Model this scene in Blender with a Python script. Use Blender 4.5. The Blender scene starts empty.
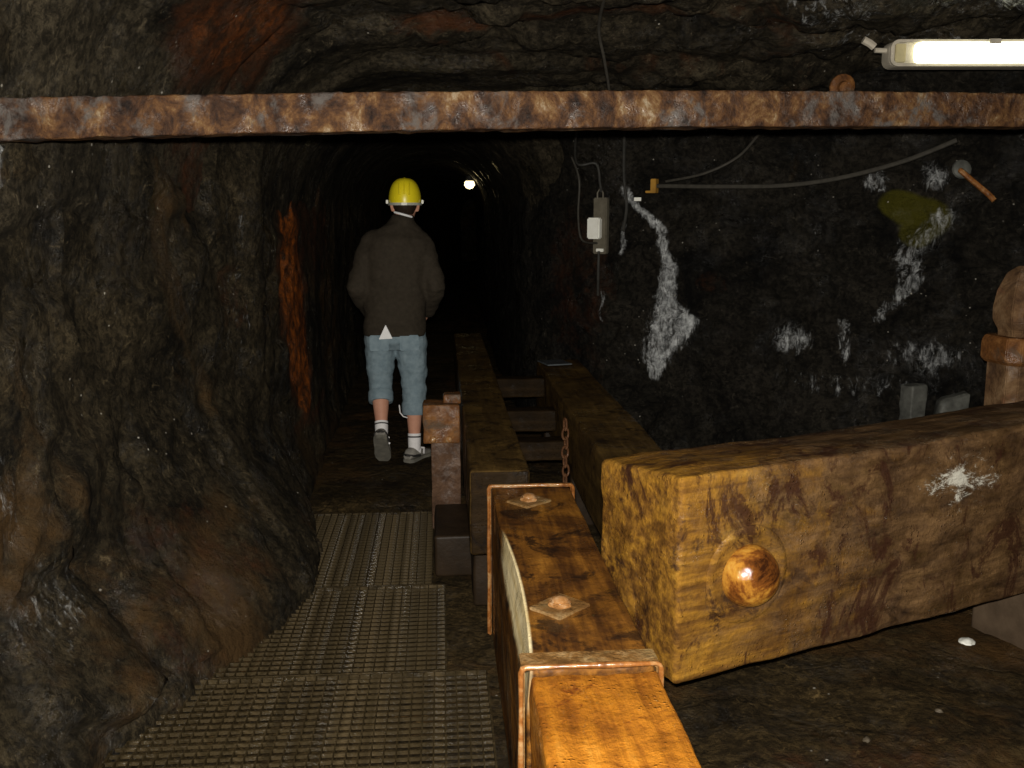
import bpy, bmesh, math, random
import numpy as np
from mathutils import Vector, Matrix

random.seed(4)
SC = bpy.context.scene
COL = SC.collection
PI = math.pi

# ------------------------------------------------------------------ camera, world, lights, exposure
CAM_Z = 1.6
FPX = 950.0                                    # focal length in pixels of the 1024 wide frame
cam_d = bpy.data.cameras.new('camera')
cam_d.sensor_fit = 'HORIZONTAL'; cam_d.sensor_width = 36.0
cam_d.lens = 36.0 * FPX / 1024.0
cam_d.clip_start = 0.02
cam = bpy.data.objects.new('camera', cam_d); COL.objects.link(cam)
cam.location = (0, 0, CAM_Z)
cam.rotation_euler = (PI / 2 - math.radians(10.09), 0, -math.radians(4.27))
SC.camera = cam

world = bpy.data.worlds.new('world'); SC.world = world
world.use_nodes = True
world.node_tree.nodes['Background'].inputs[0].default_value = (0.9, 0.8, 0.6, 1)
world.node_tree.nodes['Background'].inputs[1].default_value = 0.0

# the photographer's flash, a few centimetres above the lens
fl_d = bpy.data.lights.new('camera_flash', 'AREA')
fl_d.shape = 'RECTANGLE'; fl_d.size = 0.05; fl_d.size_y = 0.025
fl_d.energy = 215.0; fl_d.color = (1.0, 0.95, 0.86)
fl = bpy.data.objects.new('camera_flash', fl_d); COL.objects.link(fl)
fl.location = (0.0, 0.03, CAM_Z + 0.05)
fl.rotation_euler = (PI / 2 - math.radians(7.0), 0, -math.radians(4.27))

SC.view_settings.view_transform = 'Standard'
SC.view_settings.look = 'None'
SC.view_settings.gamma = 1.0
SC.view_settings.use_curve_mapping = False
SC.view_settings.exposure = 0.0

# ------------------------------------------------------------------ numpy noise
def _hash(ix, iy, iz, seed):
    h = (ix.astype(np.int64) * 374761393 + iy.astype(np.int64) * 668265263 + iz.astype(np.int64) * 2147483647 + seed * 144665) & 0xFFFFFFFF
    h = ((h ^ (h >> 13)) * 1274126177) & 0xFFFFFFFF
    h = ((h ^ (h >> 15)) * 2246822519) & 0xFFFFFFFF
    return h ^ (h >> 16)

def vnoise(P, seed=0):
    """gradient noise, about -1..1"""
    P = np.asarray(P, float)
    i = np.floor(P).astype(np.int64); f = P - i
    u = f * f * f * (f * (f * 6 - 15) + 10)
    out = np.zeros(len(P))
    for dx in (0, 1):
        for dy in (0, 1):
            for dz in (0, 1):
                h = _hash(i[:, 0] + dx, i[:, 1] + dy, i[:, 2] + dz, seed)
                g = np.stack([(h & 255), (h >> 8) & 255, (h >> 16) & 255], 1) / 127.5 - 1
                d = f - np.array([dx, dy, dz])
                w = (u[:, 0] if dx else 1 - u[:, 0]) * (u[:, 1] if dy else 1 - u[:, 1]) * (u[:, 2] if dz else 1 - u[:, 2])
                out += w * (g * d).sum(1)
    return out * 1.3

def fbm(P, octv=4, seed=0, gain=0.5):
    P = np.asarray(P, float); o = np.zeros(len(P)); a = 1.0
    for k in range(octv):
        o += a * vnoise(P, seed + k * 17); P = P * 2.03; a *= gain
    return o

def ridged(P, octv=4, seed=0):
    P = np.asarray(P, float); o = np.zeros(len(P)); a = 1.0
    for k in range(octv):
        o += a * (1 - 2 * np.abs(vnoise(P, seed + k * 17))); P = P * 2.1; a *= 0.5
    return o / 1.9

def worley(P, seed=0):
    """id-valued plateaus: (offset of nearest cell -1..1, F2-F1)"""
    P = np.asarray(P, float); i = np.floor(P).astype(np.int64)
    f1 = np.full(len(P), 9.); f2 = np.full(len(P), 9.); val = np.zeros(len(P))
    for dx in (-1, 0, 1):
        for dy in (-1, 0, 1):
            for dz in (-1, 0, 1):
                h = _hash(i[:, 0] + dx, i[:, 1] + dy, i[:, 2] + dz, seed)
                c = i + np.array([dx, dy, dz]) + np.stack([(h & 255), (h >> 8) & 255, (h >> 16) & 255], 1) / 255.
                d = np.sqrt(((P - c) ** 2).sum(1))
                nb = d < f1
                f2 = np.where(nb, f1, np.minimum(f2, d))
                val = np.where(nb, ((h >> 5) & 255) / 127.5 - 1, val)
                f1 = np.where(nb, d, f1)
    return val, f2 - f1

def sstep(a, b, x):
    t = np.clip((x - a) / (b - a), 0, 1)
    return t * t * (3 - 2 * t)

# ------------------------------------------------------------------ object helpers
def link(name, me, mat=None, parent=None, smooth=False):
    o = bpy.data.objects.new(name, me); COL.objects.link(o)
    if mat is not None and not me.materials:
        me.materials.append(mat)
    if smooth:
        me.polygons.foreach_set('use_smooth', [True] * len(me.polygons)); me.update()
    if parent is not None:
        o.parent = parent
    return o

def tag(o, label, cat, group=None):
    o['label'] = label; o['category'] = cat; o['kind'] = 'thing'
    if group: o['group'] = group
    return o

def thing(name, label, cat, loc=(0, 0, 0), rotz=0.0, group=None):
    o = bpy.data.objects.new(name, None); COL.objects.link(o)
    o.empty_display_size = 0.1
    o.location = loc; o.rotation_euler = (0, 0, rotz)
    return tag(o, label, cat, group)

def struct(name, me, mat, smooth=True):
    o = link(name, me, mat, None, smooth); o['kind'] = 'structure'
    return o

class MB:
    """collects shapes, builds ONE mesh"""
    def __init__(s): s.v = []; s.f = []
    def add(s, verts, faces, M=None):
        b = len(s.v)
        for p in verts:
            p = Vector(p)
            s.v.append(tuple(M @ p) if M is not None else tuple(p))
        for f in faces: s.f.append(tuple(b + i for i in f))
        return s
    def box(s, c, d, M=None):
        x, y, z = c; a, b, h = d[0] / 2, d[1] / 2, d[2] / 2
        v = [(x + i * a, y + j * b, z + k * h) for i in (-1, 1) for j in (-1, 1) for k in (-1, 1)]
        return s.add(v, [(0, 1, 3, 2), (4, 6, 7, 5), (0, 4, 5, 1), (2, 3, 7, 6), (0, 2, 6, 4), (1, 5, 7, 3)], M)
    def loft(s, rings, cap=True):
        n = len(rings[0]); b = len(s.v)
        for r in rings: s.v.extend(tuple(p) for p in r)
        for k in range(len(rings) - 1):
            for i in range(n):
                j = (i + 1) % n
                s.f.append((b + k * n + i, b + k * n + j, b + (k + 1) * n + j, b + (k + 1) * n + i))
        if cap:
            s.f.append(tuple(b + i for i in reversed(range(n))))
            s.f.append(tuple(b + (len(rings) - 1) * n + i for i in range(n)))
        return s
    def tube(s, pts, rad, n=10, round_ends=False):
        pts = [Vector(p) for p in pts]
        if not hasattr(rad, '__len__'): rad = [rad] * len(pts)
        rad = list(rad)
        if round_ends:
            d0 = (pts[0] - pts[1]).normalized(); d1 = (pts[-1] - pts[-2]).normalized()
            A = [(pts[0] + d0 * rad[0] * q, rad[0] * w) for q, w in ((1.0, .08), (.86, .5), (.5, .86))]
            B = [(pts[-1] + d1 * rad[-1] * q, rad[-1] * w) for q, w in ((.5, .86), (.86, .5), (1.0, .08))]
            pts = [a[0] for a in A] + pts + [a[0] for a in B]
            rad = [a[1] for a in A] + rad + [a[1] for a in B]
        rings = []; up = None
        for k, p in enumerate(pts):
            t = (pts[min(k + 1, len(pts) - 1)] - pts[max(k - 1, 0)]).normalized()
            if up is None:
                up = Vector((0, 0, 1)) if abs(t.z) < .9 else Vector((0, 1, 0))
            a = t.cross(up).normalized(); up = a.cross(t).normalized()
            rings.append([p + (a * math.cos(q) + up * math.sin(q)) * rad[k] for q in [2 * PI * i / n for i in range(n)]])
        return s.loft(rings)
    def lathe(s, prof, n=24, M=None):
        rings = [[Vector((r * math.cos(2 * PI * i / n), r * math.sin(2 * PI * i / n), z)) for i in range(n)] for r, z in prof]
        if M is not None: rings = [[M @ p for p in r] for r in rings]
        return s.loft(rings)
    def prism(s, poly, z0, z1, M=None):
        n = len(poly)
        v = [(x, y, z0) for x, y in poly] + [(x, y, z1) for x, y in poly]
        f = [tuple(reversed(range(n))), tuple(range(n, 2 * n))] + [(i, (i + 1) % n, n + (i + 1) % n, n + i) for i in range(n)]
        return s.add(v, f, M)
    def mesh(s, name):
        me = bpy.data.meshes.new(name); me.from_pydata(s.v, [], s.f); me.update()
        bm = bmesh.new(); bm.from_mesh(me); bmesh.ops.recalc_face_normals(bm, faces=bm.faces); bm.to_mesh(me); bm.free()
        return me
    def build(s, name, mat, parent=None, smooth=False, bevel=0.0):
        me = s.mesh(name)
        if bevel:
            bm = bmesh.new(); bm.from_mesh(me)
            bmesh.ops.bevel(bm, geom=[e for e in bm.edges], offset=bevel, segments=2, affect='EDGES', clamp_overlap=True)
            bm.to_mesh(me); bm.free()
        o = link(name, me, mat, parent, smooth)
        if smooth:
            try: me.set_sharp_from_angle(angle=math.radians(42))
            except Exception: pass
        return o

def axis_pts(h, r, step):
    q = [0, .3, .7]
    left = [-h + r * t for t in q]
    n = max(1, int(round((2 * h - 2 * r) / step)))
    mid = list(np.linspace(-h + r, h - r, n + 1))
    return left + mid + [-t for t in reversed(left)]

def rough_box(name, size, mat, parent=None, r=0.01, step=0.03, amp=0.004, freq=8.0, seed=1, center=(0, 0, 0), warp=None, grain=None):
    """a hewn block: rounded edges, uneven faces; warp(P) may reshape the vertices"""
    h = [d / 2 for d in size]
    A = [axis_pts(h[k], r, step) for k in range(3)]
    idx = {}; V = []; F = []
    def vid(i, j, k):
        key = (i, j, k)
        if key not in idx:
            idx[key] = len(V); V.append((A[0][i], A[1][j], A[2][k]))
        return idx[key]
    n = [len(a) for a in A]
    for k in (0, n[2] - 1):
        for i in range(n[0] - 1):
            for j in range(n[1] - 1):
                q = (vid(i, j, k), vid(i + 1, j, k), vid(i + 1, j + 1, k), vid(i, j + 1, k)); F.append(q if k else q[::-1])
    for j in (0, n[1] - 1):
        for i in range(n[0] - 1):
            for k in range(n[2] - 1):
                q = (vid(i, j, k), vid(i + 1, j, k), vid(i + 1, j, k + 1), vid(i, j, k + 1)); F.append(q[::-1] if j else q)
    for i in (0, n[0] - 1):
        for j in range(n[1] - 1):
            for k in range(n[2] - 1):
                q = (vid(i, j, k), vid(i, j + 1, k), vid(i, j + 1, k + 1), vid(i, j, k + 1)); F.append(q if i else q[::-1])
    P = np.array(V); H = np.array(h)
    inner = np.clip(P, -H + r, H - r)
    D = P - inner; L = np.linalg.norm(D, axis=1, keepdims=True); L[L == 0] = 1
    N = D / L
    P = inner + N * np.minimum(r, np.where(L > 0, r, 0))
    g = np.array(grain if grain is not None else (1, 1, 1))
    P = P + N * (fbm(P * freq * g + seed * 7.3, 4, seed) * amp)[:, None]
    if warp is not None: P = warp(P)
    P = P + np.array(center)
    me = bpy.data.meshes.new(name); me.from_pydata(P.tolist(), [], F); me.update()
    return link(name, me, mat, parent, True)

def grid_mesh(name, P, nu, nv, stain=None):
    """P (nu*nv,3) row-major; builds quads"""
    I = np.arange(nu * nv).reshape(nu, nv)
    F = np.stack([I[:-1, :-1], I[1:, :-1], I[1:, 1:], I[:-1, 1:]], -1).reshape(-1, 4)
    me = bpy.data.meshes.new(name)
    me.vertices.add(len(P)); me.vertices.foreach_set('co', P.astype(np.float32).ravel())
    me.loops.add(F.size); me.loops.foreach_set('vertex_index', F.astype(np.int32).ravel())
    me.polygons.add(len(F)); me.polygons.foreach_set('loop_start', np.arange(0, F.size, 4, dtype=np.int32))
    me.polygons.foreach_set('use_smooth', np.ones(len(F), bool))
    me.update(calc_edges=True); me.validate()
    if stain is not None:
        a = me.attributes.new('stain', 'FLOAT_COLOR', 'POINT')
        c = np.ones((len(P), 4), np.float32); c[:, :3] = np.clip(stain, 0, 1)
        a.data.foreach_set('color', c.ravel())
    return me

# ------------------------------------------------------------------ materials
class NT:
    def __init__(s, name):
        s.m = bpy.data.materials.new(name); s.m.use_nodes = True
        s.t = s.m.node_tree; s.b = s.t.nodes['Principled BSDF']
        s.tc = s.n('ShaderNodeTexCoord')
    def n(s, kind, **kw):
        o = s.t.nodes.new(kind)
        for k, v in kw.items(): setattr(o, k, v)
        return o
    def l(s, a, b): s.t.links.new(a, b)
    def coords(s, scale=(1, 1, 1), rot=(0, 0, 0), loc=(0, 0, 0)):
        mp = s.n('ShaderNodeMapping'); s.l(s.tc.outputs['Object'], mp.inputs[0])
        mp.inputs['Scale'].default_value = scale; mp.inputs['Rotation'].default_value = rot; mp.inputs['Location'].default_value = loc
        return mp.outputs[0]
    def noise(s, scale, detail=6, rough=.6, vec=None, dist=0.0):
        o = s.n('ShaderNodeTexNoise'); o.inputs['Scale'].default_value = scale; o.inputs['Detail'].default_value = detail
        o.inputs['Roughness'].default_value = rough; o.inputs['Distortion'].default_value = dist
        s.l(vec if vec is not None else s.tc.outputs['Object'], o.inputs['Vector'])
        return o.outputs['Fac']
    def ramp(s, fac, stops):
        o = s.n('ShaderNodeValToRGB'); e = o.color_ramp.elements
        while len(e) < len(stops): e.new(.5)
        for k, (p, c) in enumerate(stops):
            e[k].position = p; e[k].color = c if len(c) == 4 else (*c, 1)
        s.l(fac, o.inputs[0]); return o.outputs[0]
    def mask(s, fac, lo, hi):
        o = s.n('ShaderNodeMapRange'); o.inputs[1].default_value = lo; o.inputs[2].default_value = hi
        o.interpolation_type = 'SMOOTHSTEP'
        s.l(fac, o.inputs[0]); return o.outputs[0]
    def math(s, op, a, b):
        o = s.n('ShaderNodeMath', operation=op)
        for k, x in enumerate((a, b)):
            if isinstance(x, (int, float)): o.inputs[k].default_value = x
            else: s.l(x, o.inputs[k])
        return o.outputs[0]
    def mix(s, fac, a, b):
        o = s.n('ShaderNodeMix', data_type='RGBA')
        if isinstance(fac, (int, float)): o.inputs[0].default_value = fac
        else: s.l(fac, o.inputs[0])
        for k, x in ((6, a), (7, b)):
            if isinstance(x, tuple): o.inputs[k].default_value = (*x, 1) if len(x) == 3 else x
            else: s.l(x, o.inputs[k])
        return o.outputs[2]
    def bump(s, h, strength=.5, dist=.02, prev=None):
        o = s.n('ShaderNodeBump'); o.inputs['Strength'].default_value = strength; o.inputs['Distance'].default_value = dist
        s.l(h, o.inputs['Height'])
        if prev is not None: s.l(prev, o.inputs['Normal'])
        return o.outputs[0]
    def wet(s, scale, lo, hi, rough, spec):
        # patches of water film (smooth, shiny) between dull dry surface
        m = s.mask(s.noise(scale, 6, .7, s.coords((1, 1, 1), (0, 0, 0), (5.3, 2.1, 7.7)), .3), lo, hi)
        out = []
        for a, b in (rough, spec):
            o = s.n('ShaderNodeMapRange'); s.l(m, o.inputs[0]); o.inputs[3].default_value = a; o.inputs[4].default_value = b
            out.append(o.outputs[0])
        return out
    def out(s, col=None, rough=None, nrm=None, metal=None, spec=None):
        for k, v in (('Base Color', col), ('Roughness', rough), ('Normal', nrm), ('Metallic', metal), ('Specular IOR Level', spec)):
            if v is None: continue
            if isinstance(v, (int, float)): s.b.inputs[k].default_value = v
            elif isinstance(v, tuple): s.b.inputs[k].default_value = (*v, 1)
            else: s.l(v, s.b.inputs[k])
        return s.m

def rock_mat(name, dark, mid, rust, strata_rot=(0, 0, 0), strata=0.5, rust_lo=.56, speck=.012, roughness=(.16, .62), wet_spec=.38):
    t = NT(name)
    c = t.ramp(t.noise(2.1, 8, .74, dist=.8), [(.36, dark), (.52, tuple((a + b) / 2 for a, b in zip(dark, mid))), (.68, mid)])
    # fine mottling of the rock, its specular sparkle painted in as colour
    c = t.mix(t.math('MULTIPLY', t.mask(t.noise(30, 7, .78, dist=.4), .58, .42), .72), c, tuple(x * .55 for x in dark))
    c = t.mix(t.math('MULTIPLY', t.mask(t.noise(19, 8, .8, t.coords((1, 1, 1), (0, 0, 0), (9, 4, 2)), .6), .56, .70), .55), c, tuple(min(1, x * 2.6) for x in mid))
    at = t.n('ShaderNodeAttribute', attribute_name='stain')
    sep = t.n('ShaderNodeSeparateColor'); t.l(at.outputs['Color'], sep.inputs[0])
    calc, rus, olive = sep.outputs[0], sep.outputs[1], sep.outputs[2]
    fine = t.noise(14, 9, .72)
    # rust: wide weak patches of the rock, strong where water brought ochre down
    c = t.mix(t.math('MULTIPLY', t.mask(t.noise(.9, 7, .7, dist=.8), rust_lo, rust_lo + .14), .75), c, rust)
    rm = t.mask(t.math('ADD', rus, t.math('MULTIPLY', t.math('SUBTRACT', t.noise(5, 10, .75, dist=.5), .5), 1.7)), .22, .85)
    och = t.mix(t.mask(rus, .62, .92), (.075, .024, .008), (.34, .088, .010))
    c = t.mix(rm, c, t.mix(t.mask(t.noise(16, 6, .7), .35, .7), (.03, .014, .007), och))
    mm = t.mask(t.math('ADD', olive, t.math('MULTIPLY', t.math('SUBTRACT', fine, .5), .5)), .3, .7)
    c = t.mix(t.math('MULTIPLY', mm, .85), c, (.075, .068, .006))
    st = t.coords((3, 3, 22), strata_rot)
    drip = t.noise(1.0, 9, .78, t.coords((26, 26, 7)), .9)
    sn = t.noise(2.2, 8, .7, st, .3)
    cm = t.math('ADD', t.math('MULTIPLY', calc, .72), t.math('MULTIPLY', t.math('SUBTRACT', t.math('ADD', t.math('MULTIPLY', drip, .75), t.math('MULTIPLY', fine, .25)), .5), 3.2))
    cm = t.math('MULTIPLY', t.mask(cm, .30, 1.0), t.mask(calc, .02, .2))
    c = t.mix(t.math('MULTIPLY', cm, .92), c, t.ramp(t.noise(24, 6, .75), [(.32, (.15, .16, .165)), (.60, (.88, .90, .90))]))
    sp = t.n('ShaderNodeTexVoronoi'); sp.inputs['Scale'].default_value = 17; t.l(t.tc.outputs['Object'], sp.inputs['Vector'])
    sm = t.math('MULTIPLY', t.mask(sp.outputs['Distance'], .10, .05), t.mask(t.noise(3.2, 4), .53, .62))
    c = t.mix(sm, c, (.45, .42, .36))  # small bright glints of the rock, painted in as pale specks
    vo = t.n('ShaderNodeTexVoronoi', feature='DISTANCE_TO_EDGE'); vo.inputs['Scale'].default_value = 3.3
    wv = t.n('ShaderNodeMix', data_type='VECTOR'); wv.inputs[0].default_value = .25
    t.l(t.tc.outputs['Object'], wv.inputs[4])
    nz = t.n('ShaderNodeTexNoise'); nz.inputs['Scale'].default_value = 3; nz.inputs['Detail'].default_value = 5
    t.l(t.tc.outputs['Object'], nz.inputs['Vector']); t.l(nz.outputs['Color'], wv.inputs[5])
    t.l(wv.outputs[1], vo.inputs['Vector'])
    crack = t.mask(vo.outputs['Distance'], 0, .035)
    n1 = t.bump(crack, .35, .03)
    n2 = t.bump(sn, strata, .05, n1)
    n3 = t.bump(t.noise(7, 8, .72, dist=.3), .8, .07, n2)
    n4 = t.bump(t.noise(55, 6, .7), .5, .008, n3)
    r, sp_ = t.wet(3.0, .50, .62, (.85, roughness[0]), (.08, wet_spec))
    return t.out(c, r, n4, spec=sp_)

def wood_mat(name, stops, axis=0, stain=(.02, .012, .006), stain_lo=.55, rough=(.2, .5), fine=1.0, pale=None, wet_spec=.45):
    """wet old timber; grain runs along the local axis"""
    t = NT(name)
    s = [18, 18, 18]; s[axis] = 1.4
    g = t.noise(1.6, 8, .65, t.coords(tuple(s)), .25)
    blot = t.noise(3.6, 8, .68, dist=.5)
    c = t.ramp(t.math('ADD', t.math('MULTIPLY', g, .45), t.math('MULTIPLY', blot, .55)), stops)
    sm = t.mask(t.noise(5.5, 8, .72, dist=.7), stain_lo, stain_lo + .08)
    c = t.mix(t.math('MULTIPLY', sm, .85), c, stain)
    if pale is not None: c = pale(t, c)
    h = t.noise(30, 6, .7)
    n1 = t.bump(g, .45 * fine, .012)
    n2 = t.bump(t.noise(11, 8, .7), .45 * fine, .02, n1)
    dv = t.n('ShaderNodeTexVoronoi'); dv.inputs['Scale'].default_value = 75; t.l(t.tc.outputs['Object'], dv.inputs['Vector'])
    drop = t.math('MULTIPLY', t.mask(dv.outputs['Distance'], .34, .0), t.mask(t.noise(9, 4), .5, .62))
    n3 = t.bump(drop, .5 * fine, .006, t.bump(h, .4 * fine, .004, n2))
    r, sp_ = t.wet(5.0, .48, .62, (max(rough[1], .6), rough[0]), (.06, wet_spec))
    return t.out(c, r, n3, spec=sp_)

def rust_mat(name, stops, rough=(.35, .75), scale=7.0, patch=None, stretch=(1, 1, 1), wet_spec=.5, wet_at=(.48, .62), bk=1.0):
    t = NT(name); v = t.coords(stretch)
    c = t.ramp(t.noise(scale, 9, .72, v, .4), stops)
    if patch is not None:
        c = t.mix(t.mask(t.noise(scale * .55, 8, .7, t.coords(stretch, (0, 0, 0), (3.1, 1.7, .4)), .5), .52, .64), c, patch)
    n1 = t.bump(t.noise(scale * 4, 8, .7), .6 * bk, .008)
    n2 = t.bump(t.noise(scale, 6, .65), .5 * bk, .02, n1)
    r, sp_ = t.wet(scale * .8, wet_at[0], wet_at[1], (max(rough[1], .55), rough[0]), (.10, wet_spec))
    return t.out(c, r, n2, spec=sp_)

def plain_mat(name, a, b=None, scale=20, rough=.6, bump=.2, metal=0.0, dist=.004, spec=.15):
    t = NT(name)
    f = t.noise(scale, 6, .65)
    c = t.ramp(f, [(.3, a), (.7, b or tuple(x * .75 for x in a))])
    return t.out(c, rough, t.bump(f, bump, dist), metal, spec)

def glow_mat(name, col, strength):
    t = NT(name)
    t.b.inputs['Base Color'].default_value = (.8, .8, .75, 1)
    t.b.inputs['Emission Color'].default_value = (*col, 1); t.b.inputs['Emission Strength'].default_value = strength
    return t.m

M = {}
M['rock_left'] = rock_mat('rock_left', (.0050, .0043, .0030), (.066, .050, .027), (.062, .034, .012), (.5, .3, 0), .45, .52)
M['rock_right'] = rock_mat('rock_right', (.0045, .0043, .0038), (.040, .034, .025), (.045, .026, .010), (.0, .45, .2), .8, .64)
M['rock_ceiling'] = rock_mat('rock_ceiling', (.006, .0051, .0035), (.085, .068, .042), (.075, .024, .007), (.2, .35, .1), .6, .58)
M['ground'] = rock_mat('ground', (.012, .008, .0035), (.085, .056, .022), (.080, .040, .012), (0, 0, 0), .2, .52, roughness=(.3, .75))

# ------------------------------------------------------------------ the mine: walls, ceiling, floor
LEFT = [(-2.0, -1.6), (-1.6, .4), (-1.32, 2.3), (-1.2, 3.2), (-1.08, 4.1), (-.98, 4.6), (-.90, 4.85), (-.90, 5.2), (-.87, 5.6), (-.85, 6.4), (-.86, 9), (-.80, 18), (-.4, 26), (.8, 34)]
RIGHT = [(3.7, -1.6), (3.85, 1.0), (3.8, 3.4), (3.55, 4.4), (3.0, 5.0), (2.4, 5.35), (1.8, 5.75), (1.35, 6.05), (1.10, 6.28), (.92, 6.55), (.75, 6.85), (.64, 7.3), (.60, 8.5), (.62, 12), (.70, 18), (1.1, 26), (2.3, 34)]
PL = np.array(LEFT); PR = np.array(RIGHT)
def xleft(y): return np.interp(y, PL[:, 1], PL[:, 0])
def xright(y): return np.interp(y, PR[:, 1], PR[:, 0])

def resample(path, near, far, ymax_near):
    P = np.array(path); out = []
    for a, b in zip(P[:-1], P[1:]):
        L = np.linalg.norm(b - a); st = near if (max(a[1], b[1]) > 1.0 and min(a[1], b[1]) < ymax_near) else far
        n = max(1, int(L / st))
        out += [a + (b - a) * k / n for k in range(n)]
    out.append(P[-1]); out = np.array(out)
    # round off the corners of the polyline
    for _ in range(12):
        q = out.copy(); q[1:-1] = .25 * out[:-2] + .5 * out[1:-1] + .25 * out[2:]; out = q
    return out

def seg_dist(X, Z, pts):
    """distance to a polyline with per-point half widths -> about 1 inside, 0 outside"""
    best = np.zeros(len(X))
    for (x0, z0, w0), (x1, z1, w1) in zip(pts[:-1], pts[1:]):
        d = np.array([x1 - x0, z1 - z0]); L2 = (d ** 2).sum() + 1e-9
        t = np.clip(((X - x0) * d[0] + (Z - z0) * d[1]) / L2, 0, 1)
        r = np.hypot(X - (x0 + t * d[0]), Z - (z0 + t * d[1])); w = w0 + (w1 - w0) * t
        best = np.maximum(best, 1 - sstep(.35, 1.25, r / w))
    return best

def blob(X, Z, x, z, rx, rz):
    return 1 - sstep(.3, 1.2, np.hypot((X - x) / rx, (Z - z) / rz))

# left wall ---------------------------------------------------------
pl = resample(LEFT, .024, .06, 7.0)
tz = np.concatenate([np.arange(-.12, 2.75, .024)])
T = np.gradient(pl, axis=0); T /= np.linalg.norm(T, axis=1, keepdims=True)
NL = np.stack([T[:, 1], -T[:, 0]], 1)                    # points into the gallery
nu, nv = len(pl), len(tz)
S = np.repeat(pl, nv, 0); NN = np.repeat(NL, nv, 0); ZZ = np.tile(tz, nu); YY = S[:, 1]
P3 = np.stack([S[:, 0], S[:, 1], ZZ], 1)
toe = (.40 * np.exp(-((YY - 4.05) / .75) ** 2) * (1 - sstep(.05, .95, ZZ)) ** 1.2
       + .20 * np.exp(-((YY - 2.9) / .9) ** 2) * (1 - sstep(.0, .55, ZZ))
       + .10 * (1 - sstep(0, .5, ZZ)))
toe = np.where(YY > 5.2, toe * np.exp(-(YY - 5.2) * 2) + .04 * (1 - sstep(0, .3, ZZ)), toe)
lean = .35 * np.clip(ZZ - 1.75, 0, 1) ** 2
w1, e1 = worley(P3 * np.array([1.7, 1.7, 1.5]) + fbm(P3 * 1.5, 2, 9)[:, None] * .5, 3)
w2, e2 = worley(P3 * np.array([4.2, 4.2, 4.0]) + fbm(P3 * 3, 2, 5)[:, None] * .4, 8)
amp = 1 - .55 * sstep(5.0, 6.0, YY)
disp = toe + lean + amp * (0.075 * fbm(P3 * 1.1, 3, 1) + (.035 + .03 * (1 - sstep(.4, 1.0, ZZ))) * w1 * sstep(0, .12, e1) + .022 * w2 * sstep(0, .15, e2) + .012 * ridged(P3 * 3.1, 4, 4) + .02 * fbm(P3 * 4.5, 4, 77))
# rounded rib at the mouth of the inner tunnel
disp += .06 * np.exp(-((YY - 4.72) / .13) ** 2) * sstep(.35, .9, ZZ) * (.7 + .5 * vnoise(P3 * 2.2, 31))
PW = P3.copy(); PW[:, :2] += NN * disp[:, None]
st = np.zeros((len(PW), 3))
st[:, 1] = np.maximum.reduce([seg_dist(YY, ZZ, [(5.6, 1.60, .25), (5.65, 1.35, .42), (5.7, 1.1, .46), (5.75, .75, .36), (5.8, .5, .15)]),
                              .5 * blob(YY, ZZ, 6.6, 1.5, 1.2, .6), .6 * blob(YY, ZZ, 6.2, .35, .9, .07), .62 * blob(YY, ZZ, 4.0, 2.2, .5, .35), .5 * blob(YY, ZZ, 3.5, 2.1, .25, .3),
                              .4 * blob(YY, ZZ, 4.5, 1.25, .18, .25), .34 * blob(YY, ZZ, 3.55, .35, .5, .35), .3 * blob(YY, ZZ, 3.1, .1, .5, .25)])
st[:, 0] = np.maximum.reduce([1.0 * blob(YY, ZZ, 2.80, 1.76, .07, .10), .8 * blob(YY, ZZ, 2.86, 1.62, .05, .12), .5 * blob(YY, ZZ, 2.70, .80, .09, .18),
                              .20 * seg_dist(YY, ZZ, [(4.55, 1.55, .2), (4.5, 1.2, .22), (4.6, .9, .1)]), .30 * blob(YY, ZZ, 2.8, .45, .3, .2), .18 * blob(YY, ZZ, 2.9, .05, .5, .25)])
struct('wall_left', grid_mesh('wall_left', PW, nu, nv, st), M['rock_left'])

# right wall --------------------------------------------------------
pr = resample(RIGHT, .026, .07, 8.0)
tz = np.arange(-.15, 2.8, .026)
T = np.gradient(pr, axis=0); T /= np.linalg.norm(T, axis=1, keepdims=True)
NR = np.stack([-T[:, 1], T[:, 0]], 1)
nu, nv = len(pr), len(tz)
S = np.repeat(pr, nv, 0); NN = np.repeat(NR, nv, 0); ZZ = np.tile(tz, nu); YY = S[:, 1]; XX = S[:, 0]
P3 = np.stack([S[:, 0], S[:, 1], ZZ], 1)
# slate: slabs dipping to the left of the picture
ca, sa = math.cos(.5), math.sin(.5)
Q = np.stack([P3[:, 0] * ca + ZZ * sa, P3[:, 1], (-P3[:, 0] * sa + ZZ * ca) * 2.6], 1)
w1, e1 = worley(Q * 1.3 + fbm(P3 * 1.5, 2, 9)[:, None] * .4, 13)
w2, e2 = worley(Q * 3.4 + fbm(P3 * 3, 2, 5)[:, None] * .4, 18)
room = sstep(6.9, 5.9, YY)
disp = (.35 * np.clip(ZZ - 1.8, 0, 1) ** 2 + .18 * (1 - sstep(0, .6, ZZ)) * sstep(6.0, 5.2, YY) + (.35 + .65 * room) * (.09 * fbm(P3 * 1.1, 4, 21) + .06 * w1 * sstep(0, .1, e1) + .03 * w2 * sstep(0, .12, e2) + .03 * ridged(Q * 2.6, 4, 24)))
PW = P3.copy(); PW[:, :2] += NN * disp[:, None]
st = np.zeros((len(PW), 3))
face = (YY > 3.2) & (YY < 7.0)
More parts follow.
